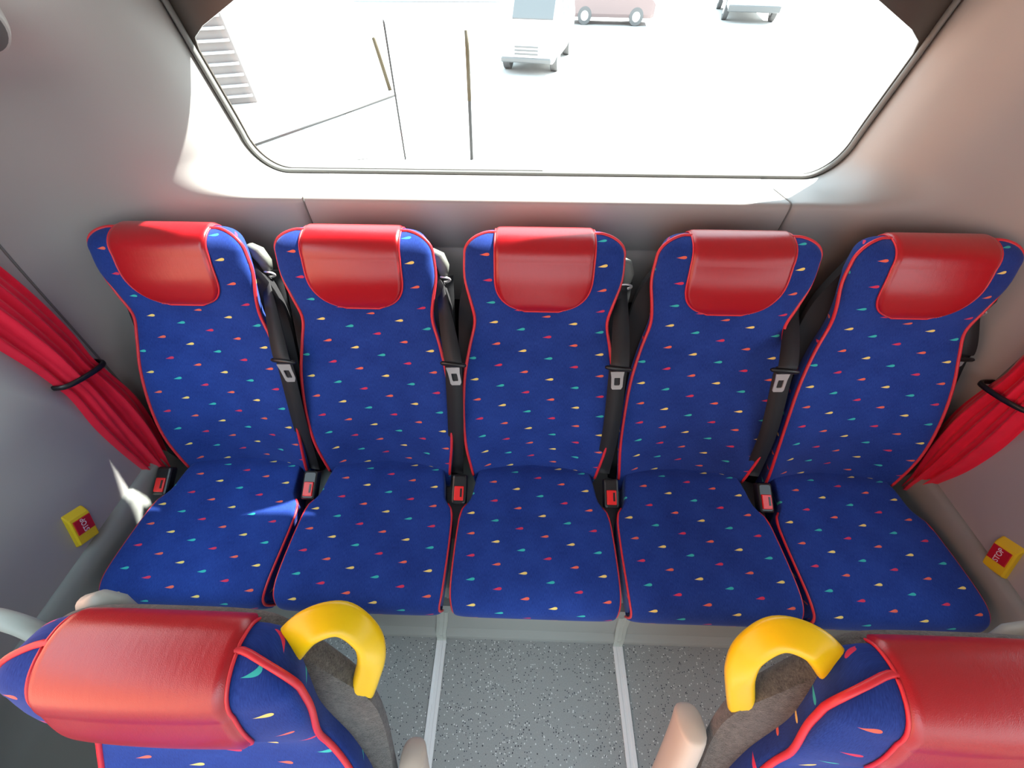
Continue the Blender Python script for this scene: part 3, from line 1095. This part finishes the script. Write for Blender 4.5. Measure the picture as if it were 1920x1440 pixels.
FGY = 0.575 - 0.857
FGZ = -0.056
hand = [(-0.368, 0.030, 0.985), (-0.345, 0.045, 1.010), (-0.310, 0.068, 1.040), (-0.272, 0.078, 1.040), (-0.246, 0.064, 1.010), (-0.245, 0.046, 0.970), (-0.262, 0.026, 0.915), (-0.278, 0.010, 0.870)]
for side, sg in (('L', -1), ('R', 1)):
    cx = sg * 0.49
    ta = make_seat((cx, FGY, FGZ), fg_label(side, 'aisle'), 'nearest pair of seats', rear=False)
    make_handle(-sg, ta, cx, M['yellow'], hand, label='bright yellow plastic grab handle')
    # raised armrest on the aisle side
    ax = sg * 0.226 - cx
    ad = np.array([0.0, 0.0, 0.0]) if sg > 0 else np.array([0.004, -0.060, -0.105])
    P = catmull([np.array(q_) + ad - np.array([0, 0, FGZ]) for q_ in [(ax, -0.16 - FGY, 0.44), (ax, -0.115 - FGY, 0.56), (ax, -0.065 - FGY, 0.68), (ax, -0.032 - FGY, 0.755), (ax, -0.014 - FGY, 0.79), (ax, -0.008 - FGY, 0.803)]], 6)
    n = len(P)
    w1 = [0.021] * (n - 6) + [0.021, 0.0205, 0.0195, 0.017, 0.012, 0.005]
    w2 = [0.030] * (n - 6) + [0.029, 0.027, 0.024, 0.020, 0.013, 0.005]
    build('armrest', sweep(P, w1, w2, seg=22, up=(0, 1, 0), n=2.6), M['beige'], ta, label='beige raised armrest')
    # rounded grey cover on the back of the outer shoulder
    dx = sg * 0.612 - cx
    dm = sweep([(dx - 0.028, 0.368, 1.045), (dx - 0.021, 0.372, 1.064), (dx, 0.374, 1.073), (dx + 0.021, 0.372, 1.064), (dx + 0.028, 0.368, 1.045)], [0.008, 0.013, 0.014, 0.013, 0.008], seg=16, up=(0, 1, 0))
    build('belt_guide', dm, M['light_plastic'], ta, label='rounded light grey belt guide cover')
    wx = sg * 1.005
    tw = make_seat((wx, FGY - 0.12, FGZ), fg_label(side, 'window'), 'nearest pair of seats', rear=False, buckle=sg > 0)
    barp = [(0.752, 0.040, 0.86), (0.756, 0.055, 0.90), (0.775, 0.068, 0.935), (0.81, 0.076, 0.953), (0.85, 0.078, 0.958), (0.90, 0.074, 0.95), (0.93, 0.06, 0.92)]
    if sg < 0:
        P = catmull([(sg * p[0] - wx, p[1] - FGY + 0.12, p[2] - FGZ) for p in barp], 8)
        build('grab_bar', sweep(P, 0.010, 0.013, seg=16, up=(0, 1, 0.3)), M['light_plastic'], tw, label='light grey curved grab bar')

# ------------------------------------------------------------------ curtains
def wall_x(y):
    """inner face of the side wall at depth y"""
    if y <= 0.61:
        return WX
    return float(np.interp(-y, -_LC[::-1, 1][::1][np.argsort(-_LC[::-1, 1])], _LC[::-1, 0][np.argsort(-_LC[::-1, 1])]))

def curtain(sg, label, pts):
    """gathered cloth: centre line (y,z), width, folds"""
    t = thing('curtain', label, 'curtain', (0, 0, 0), 'gathered window curtains')
    P = catmull([(p[0], p[1], p[2]) for p in pts], 10)
    nb = 49
    V = []
    m = len(P)
    rnd = random.Random(5 if sg < 0 else 9)
    ph = [rnd.uniform(0, 6.28) for _ in range(6)]
    for i, p in enumerate(P):
        a = P[max(i - 1, 0)]; b = P[min(i + 1, m - 1)]
        tx = np.array([b[0] - a[0], b[1] - a[1]]); tx /= np.linalg.norm(tx)
        nx = np.array([-tx[1], tx[0]])
        s = i / (m - 1)
        for j in range(nb):
            q = -1 + 2 * j / (nb - 1)
            w = p[2] / 2
            f = 0.45 * math.sin(q * 11 + ph[0] + 1.3 * math.sin(s * 5 + ph[1])) + 0.3 * math.sin(q * 23 + ph[2] + s * 4) + 0.25 * math.sin(q * 6 + s * 9 + ph[3])
            depth = 0.034 * (1 - q * q) ** 0.5 + 0.014 * f * (1 - q ** 6) + 0.004
            yy = p[0] + nx[0] * w * q; zz = p[1] + nx[1] * w * q
            V.append((sg * (wall_x(yy) - 0.004 - max(depth, 0.002)), yy, zz))
    F = grid_faces(m, nb, flip=(sg > 0))
    # back face against the wall
    off = len(V)
    for i in range(m):
        for j in (0, nb - 1):
            v = V[i * nb + j]
            V.append((sg * (wall_x(v[1]) - 0.0015), v[1], v[2]))
    for i in range(m - 1):
        F.append((off + 2 * i, off + 2 * i + 1, off + 2 * i + 3, off + 2 * i + 2))
    build('cloth', (V, F), M['curtain'], t)
    return t, P

cl, PL = curtain(-1, 'red curtain gathered by a black clip on the left wall',
                 [(0.620, 1.45, 0.20), (0.640, 1.22, 0.18), (0.656, 1.06, 0.162), (0.658, 0.93, 0.14), (0.650, 0.84, 0.12), (0.648, 0.78, 0.125), (0.635, 0.68, 0.15), (0.612, 0.57, 0.135), (0.585, 0.47, 0.095), (0.568, 0.405, 0.06)])
cr, PR = curtain(1, 'red curtain gathered by a black clip on the right wall',
                 [(0.60, 1.45, 0.21), (0.640, 1.22, 0.18), (0.665, 1.06, 0.155), (0.675, 0.93, 0.135), (0.665, 0.84, 0.12), (0.655, 0.78, 0.14), (0.64, 0.68, 0.155), (0.62, 0.57, 0.13), (0.60, 0.47, 0.07), (0.59, 0.405, 0.055)])
def clip(sg, t, y, z, w, tilt):
    X = WX
    pts = []
    c, s_ = math.cos(tilt), math.sin(tilt)
    for q, d in ((-1.08, 0.002), (-1.05, 0.03), (-0.9, 0.046), (-0.4, 0.054), (0.4, 0.054), (0.9, 0.046), (1.05, 0.03), (1.08, 0.002)):
        pts.append((sg * (wall_x(y + c * q * w / 2) - d), y + c * q * w / 2, z + s_ * q * w / 2))
    build('tie_clip', sweep(catmull(pts, 4), 0.0045, 0.007, seg=8, up=(0, -s_, c), n=3), M['black'], t, label='black plastic tie clip')
clip(-1, cl, 0.650, 0.825, 0.115, math.radians(-12))
clip(1, cr, 0.667, 0.80, 0.12, math.radians(-12))

# ------------------------------------------------------------------ stop buttons on the side walls
def stop_button(sg, y, z, label):
    # wedge housing: long axis leans along the wall, ridge stands off
    t = thing('stop_button', label, 'stop button', (sg * WX, y, z), 'stop buttons')
    L, Wd = 0.060, 0.026
    ang = math.radians(62)
    ey = np.array([0, math.cos(ang), math.sin(ang)])      # along
    ez = np.array([0, math.sin(ang), -math.cos(ang)])     # across
    nx = np.array([-sg, 0, 0])
    V = []
    prof = [(-1.0, 0.0), (-0.97, 0.014), (-0.80, 0.034), (-0.74, 0.036), (0.45, 0.036), (0.55, 0.034), (0.96, 0.012), (1.0, 0.0)]
    pc = [(-1, 0.0), (-1, 0.85), (-0.92, 1.0), (0.80, 1.0), (0.92, 0.93), (1, 0.8), (1, 0.0)]
    for a, h in prof:
        for c, k in pc:
            V.append(ey * L * a + ez * Wd * c + nx * h * k)
    F = grid_faces(len(prof), len(pc), flip=(sg < 0))
    hs = build('housing', (V, F), M['stop_yellow'], t, smooth=False, label='yellow plastic housing')
    bV = []
    for hh, inset in ((0.034, 0), (0.0375, 0), (0.0385, 0.001)):
        for a, c in ((-0.30, -0.80), (0.42, -0.80), (0.42, 0.80), (-0.30, 0.80)):
            bV.append(ey * (L * a - math.copysign(inset, a)) + ez * (Wd * c - math.copysign(inset, c)) + nx * hh)
    bF = [(l * 4 + k, l * 4 + (k + 1) % 4, l * 4 + 4 + (k + 1) % 4, l * 4 + 4 + k) for l in range(2) for k in range(4)] + [(8, 9, 10, 11)]
    bt = build('push_button', (bV, bF), M['stop_red'], t, smooth=False, label='red push button lettered in white')
    cu_ = bpy.data.curves.new('lettering', 'FONT')
    cu_.body = 'STOP'; cu_.size = 0.017; cu_.align_x = 'CENTER'; cu_.align_y = 'CENTER'; cu_.extrude = 0.0003; cu_.space_character = 1.0
    tmp = bpy.data.objects.new('tmp', cu_); C.objects.link(tmp)
    dg = bpy.context.evaluated_depsgraph_get()
    me = bpy.data.meshes.new_from_object(tmp.evaluated_get(dg))
    bpy.data.objects.remove(tmp)
    me.materials.clear(); me.materials.append(M['white'])
    o = bpy.data.objects.new('lettering', me); C.objects.link(o); o.parent = bt
    xx = Vector(ey)
    zz = Vector(nx)
    yy = zz.cross(xx)
    mt = Matrix((xx, yy, zz)).transposed().to_4x4()
    mt.translation = Vector(nx * 0.0388) + Vector(ey) * 0.0036
    o.matrix_local = mt
    return t
stop_button(-1, 0.344, 0.548, 'yellow stop button with red push plate on the left wall')
stop_button(1, 0.345, 0.520, 'yellow stop button with red push plate on the right wall')

# ------------------------------------------------------------------ outside
G = -1.3
M['asphalt'] = plastic_material('asphalt', (0.50, 0.50, 0.49), 0.9, 0.3)
M['car_white'] = new_mat('white_car_paint', (0.70, 0.70, 0.70), 0.35)
M['car_pink'] = new_mat('pale_red_paint', (0.24, 0.175, 0.17), 0.4)  # red set pale and low in saturation
M['car_glass'] = new_mat('car_glass', (0.14, 0.145, 0.145), 0.2)
M['tyre'] = new_mat('hazed_tyre', (0.14, 0.14, 0.14), 0.9)  # tyre black lightened to paint in the haze of the glare outside
M['post'] = new_mat('grey_post', (0.03, 0.03, 0.03), 0.6)
M['post_y'] = new_mat('ochre_post', (0.055, 0.038, 0.012), 0.6)
M['bounce_wall'] = new_mat('warm_bounce_render', (0.62, 0.30, 0.20), 0.9)  # tints the light bounced onto the right wall by the added building
M['slat'] = new_mat('white_slats', (0.45, 0.45, 0.45), 0.8)
M['slat_gap'] = new_mat('grey_gap', (0.20, 0.20, 0.20), 0.9)
gr = tag(link_mesh('ground', *merge(rbox(0, 46, G - 0.1, 90, 80, 0.2, 0.01)), M['asphalt'], smooth=False), kind='structure')
M['low_bounce_asphalt'] = plastic_material('low_bounce_asphalt', (0.09, 0.09, 0.09), 0.9, 0.3)
tag(link_mesh('ground_bounce_cut', *merge(rbox(0, -17, G - 0.1, 90, 46, 0.2, 0.01)), M['low_bounce_asphalt'], smooth=False), kind='structure')  # unseen ground added dark, so less light bounces onto the upper walls

def wheel(x, y, r, w, parent, along='x'):
    ax = np.array([1, 0, 0]) if along == 'x' else np.array([0, 1, 0])
    c = np.array([x, y, r])
    path = [c - ax * w / 2, c - ax * w / 2 * 0.9, c + ax * w / 2 * 0.9, c + ax * w / 2]
    o = build('wheel', sweep(path, [r * 0.94, r, r, r * 0.94], seg=24, up=(0, 0, 1)), M['tyre'], parent, smooth=False)
    hub = [c - ax * (w / 2 + 0.01), c + ax * (w / 2 + 0.01)]
    build('hub_cap', sweep(hub, r * 0.55, seg=18, up=(0, 0, 1)), M['car_white'], o, smooth=False)
    return o

def vehicle(name, label, cat, loc, rz, L, W, Hh, body, sections, glass=None, wr=0.33, wx=0.3):
    """body lofted along y from sections (y, half width, z bottom, z belt, z roof, roof half width)"""
    t = thing(name, label, cat, loc)
    t.rotation_euler = (0, 0, rz)
    V = []
    for (y, hw, zb, zm, zr, rw) in sections:
        V += [(-hw * 0.94, y, zb), (-hw, y, zb + 0.12), (-hw, y, zm), (-rw, y, zr - 0.06), (-rw + 0.10, y, zr), (rw - 0.10, y, zr), (rw, y, zr - 0.06), (hw, y, zm), (hw, y, zb + 0.12), (hw * 0.94, y, zb)]
    n = len(sections)
    F = grid_faces(n, 10, flip=True)
    F += [(i * 10 + 9, i * 10, i * 10 + 10, i * 10 + 19) for i in range(n - 1)]
    F.append(tuple(range(10))); F.append(tuple((n - 1) * 10 + k for k in range(10))[::-1])
    b = build('body', (V, F), body, t, smooth=False)
    for sx in (-1, 1):
        for yy in (-L * wx, L * wx):
            wheel(sx * (W / 2 - 0.10), yy, wr, 0.22, t)
    return t, b

# minivan parked facing the bus, its front at -y
secs = [(-2.05, 0.70, 0.32, 0.62, 0.72, 0.62), (-1.95, 0.82, 0.28, 0.80, 0.92, 0.70), (-1.35, 0.84, 0.28, 0.95, 1.05, 0.76), (-1.28, 0.84, 0.28, 0.98, 1.12, 0.74),
        (-0.75, 0.84, 0.28, 1.02, 1.80, 0.66), (-0.3, 0.84, 0.28, 1.02, 1.88, 0.66), (1.9, 0.84, 0.28, 1.02, 1.88, 0.66), (2.05, 0.80, 0.32, 1.0, 1.75, 0.62)]
van, vb = vehicle('minivan', 'white minivan parked behind the bus, seen through the rear window', 'van', (0.35, 16.6, G), math.radians(-12), 4.1, 1.68, 1.9, M['car_white'], secs)
build('windscreen', merge(rbox(0, -1.06, 1.42, 1.22, 0.03, 0.66, 0.01, Matrix.Rotation(math.radians(-38), 3, 'X'))), M['car_glass'], vb, smooth=False)
for yy, ll in ((-0.15, 0.75), (0.85, 0.95)):
    for sx in (-1, 1):
        build('side_window', merge(rbox(sx * 0.755, yy, 1.40, 0.03, ll, 0.50, 0.01, Matrix.Rotation(math.radians(-13) * sx, 3, 'Y'))), M['car_glass'], vb, smooth=False)
build('grille', merge(*[rbox(0, -2.065, z, 0.7, 0.03, 0.035, 0.005) for z in (0.50, 0.58, 0.66)]), M['car_glass'], vb, smooth=False)
for sx in (-1, 1):
    build('headlight', merge(rbox(sx * 0.58, -2.0, 0.70, 0.26, 0.06, 0.14, 0.02)), M['slat'], vb, smooth=False)
    build('mirror', merge(rbox(sx * 0.95, -0.95, 1.08, 0.18, 0.08, 0.14, 0.03)), M['car_white'], vb, smooth=False)
build('bumper', merge(rbox(0, -2.05, 0.36, 1.5, 0.10, 0.12, 0.03)), M['car_glass'], vb, smooth=False)

secs2 = [(-1.9, 0.72, 0.3, 0.7, 0.8, 0.65), (-1.75, 0.80, 0.26, 0.85, 0.95, 0.7), (-1.0, 0.80, 0.26, 0.92, 1.0, 0.72), (-0.45, 0.80, 0.26, 0.92, 1.42, 0.6), (1.2, 0.80, 0.26, 0.92, 1.45, 0.6), (1.75, 0.8, 0.26, 0.92, 1.0, 0.66), (1.9, 0.74, 0.3, 0.8, 0.9, 0.62)]
rc, rb = vehicle('hatchback_car', 'pale red hatchback car parked beyond the white minivan', 'car', (3.75, 24.6, G), math.radians(82), 3.8, 1.6, 1.45, M['car_pink'], secs2, wr=0.31)
for yy, ll in ((-0.05, 0.7), (0.75, 0.7)):
    for sx in (-1, 1):
        build('side_window', merge(rbox(sx * 0.715, yy, 1.16, 0.03, ll, 0.34, 0.01, Matrix.Rotation(math.radians(-22) * sx, 3, 'Y'))), M['car_glass'], rb, smooth=False)
for sx in (-1, 1):
    build('tail_light', merge(rbox(sx * 0.66, 1.9, 0.72, 0.16, 0.05, 0.14, 0.02)), M['car_glass'], rb, smooth=False)

secs3 = [(-3.0, 1.10, 0.5, 1.4, 2.4, 1.08), (-2.9, 1.15, 0.45, 1.5, 2.5, 1.12), (2.9, 1.15, 0.45, 1.5, 2.5, 1.12), (3.0, 1.1, 0.5, 1.4, 2.4, 1.08)]
tk, tb = vehicle('truck', 'white truck with grey bars across its front, far right beyond the window', 'truck', (10.9, 27.4, G), math.radians(-14), 6.0, 2.3, 2.5, M['car_white'], secs3, wr=0.45, wx=0.33)
build('grille', merge(*[rbox(0, -3.03, z, 1.6, 0.05, 0.06, 0.01) for z in (0.85, 1.05, 1.25)]), M['car_glass'], tb, smooth=False)
build('bumper', merge(rbox(0, -3.06, 0.5, 2.2, 0.14, 0.22, 0.03)), M['car_glass'], tb, smooth=False)
build('windscreen', merge(rbox(0, -3.03, 1.95, 1.9, 0.05, 0.6, 0.03)), M['car_glass'], tb, smooth=False)

# posts behind the bus
def post(name, label, base, top, r, mat, cat='post', extra=None):
    t = thing(name, label, cat, base)
    d = np.array(top) - np.array(base)
    build('shaft', sweep([(0, 0, 0), d * 0.98, d], [r, r, r * 0.6], seg=12, up=(0, 1, 0)), mat, t)
    build('base_plate', rbox(0, 0, 0.006, r * 4, r * 4, 0.012, 0.002), M['slat'], t, smooth=False)
    return t
p1 = post('bollard_post', 'slim grey post standing behind the bus near the centre of the rear window', (-1.07, 8.05, G), (-1.01, 8.05, 0.35), 0.030, M['post'])
build('ochre_sleeve', sweep([(0.035, 0, 0.95), (0.058, 0, 1.62), (0.061, 0, 1.86)], [0.034, 0.034, 0.030], seg=12, up=(0, 1, 0)), M['post_y'], p1, label='ochre upper sleeve')
post('bollard_post', 'thin dark post left of the slim grey one behind the bus', (-2.35, 8.02, G), (-2.27, 8.02, 0.68), 0.017, M['post'])
post('ochre_post', 'short leaning ochre post further back behind the thin dark post', (-3.78, 12.84, G), (-3.94, 12.84, -0.2), 0.05, M['post_y'])
# low rail on the ground beside the posts, and a cast shadow painted as a thin strip
rl = tag(link_mesh('ground_rail', *sweep([(-3.50, 12.33, G + 0.03), (-4.5, 10.5, G + 0.03), (-5.65, 8.47, G + 0.03)], 0.022, seg=8), M['post']), 'thin grey rail lying on the ground left of the posts', 'rail')
tag(link_mesh('shadow_strip', *merge(rbox(0, 0, 0, 0.22, 3.1, 0.012, 0.003)), M['tyre'], smooth=False), 'grey painted shadow strip on the ground below the rail', 'shadow')
dr = bpy.data.objects['shadow_strip']; dr.location = (-3.75, 9.45, G + 0.006); dr.rotation_euler = (0, 0, math.radians(21))
# slatted loading wall far left
sw = thing('slatted_wall', 'grey building wall with pale horizontal slats, at the left edge of the rear window', 'building', (-10.8, 10.2, G))
sw.rotation_euler = (0, 0, math.radians(20))
build('wall_face', rbox(0, 0.15, 1.6, 0.3 + 8.0, 0.2, 3.2, 0.02), M['slat_gap'], sw, smooth=False)
build('slats', merge(*[rbox(0, 0.02, 0.16 + 0.21 * k, 8.2, 0.08, 0.05, 0.01) for k in range(15)]), M['slat'], sw, smooth=False)
# low white building and an unseen one added on the left for warm bounce light
lb = thing('low_building', 'low white building with a dark window strip at the far top left', 'building', (-6.0, 34.0, G))
build('walls', rbox(0, 0, 1.6, 9.0, 4.0, 3.2, 0.05), M['car_white'], lb, smooth=False)
build('window_strip', rbox(0.5, -2.02, 1.3, 5.5, 0.06, 0.5, 0.02), M['car_glass'], lb, smooth=False)
wbd = thing('bounce_building', 'unseen building added left of the bus for warm bounce light', 'building', (-7.0, -2.0, G))
build('walls', rbox(0, 0, 3.0, 4.0, 14.0, 6.0, 0.05), M['bounce_wall'], wbd, smooth=False)  # walls of the unseen building added for warm bounce light
build('bounce_roof_edge', rbox(0, 0, 6.1, 4.3, 14.3, 0.2, 0.03), M['car_white'], wbd, smooth=False)

# round speaker in the upper left corner, where the wall turns into the roof
spk = thing('speaker', 'round dark speaker in the upper left corner, above the wall curve', 'speaker', (-1.012, 0.868, 1.497))
sd = Vector((0.62, -0.72, -0.30)).normalized()
def disc(r0, r1, d0, d1, mat, name, parent):
    p = [Vector(sd) * d0, Vector(sd) * (d0 * 0.4 + d1 * 0.6), Vector(sd) * d1]
    return build(name, sweep([tuple(q) for q in p], [r0, r0, r1], seg=32, up=(0, 0, 1)), mat, parent)
rim = disc(0.050, 0.046, -0.05, 0.010, M['panel'], 'rim', spk)
disc(0.044, 0.042, 0.0, 0.0125, M['speaker'], 'mesh_cover', spk)
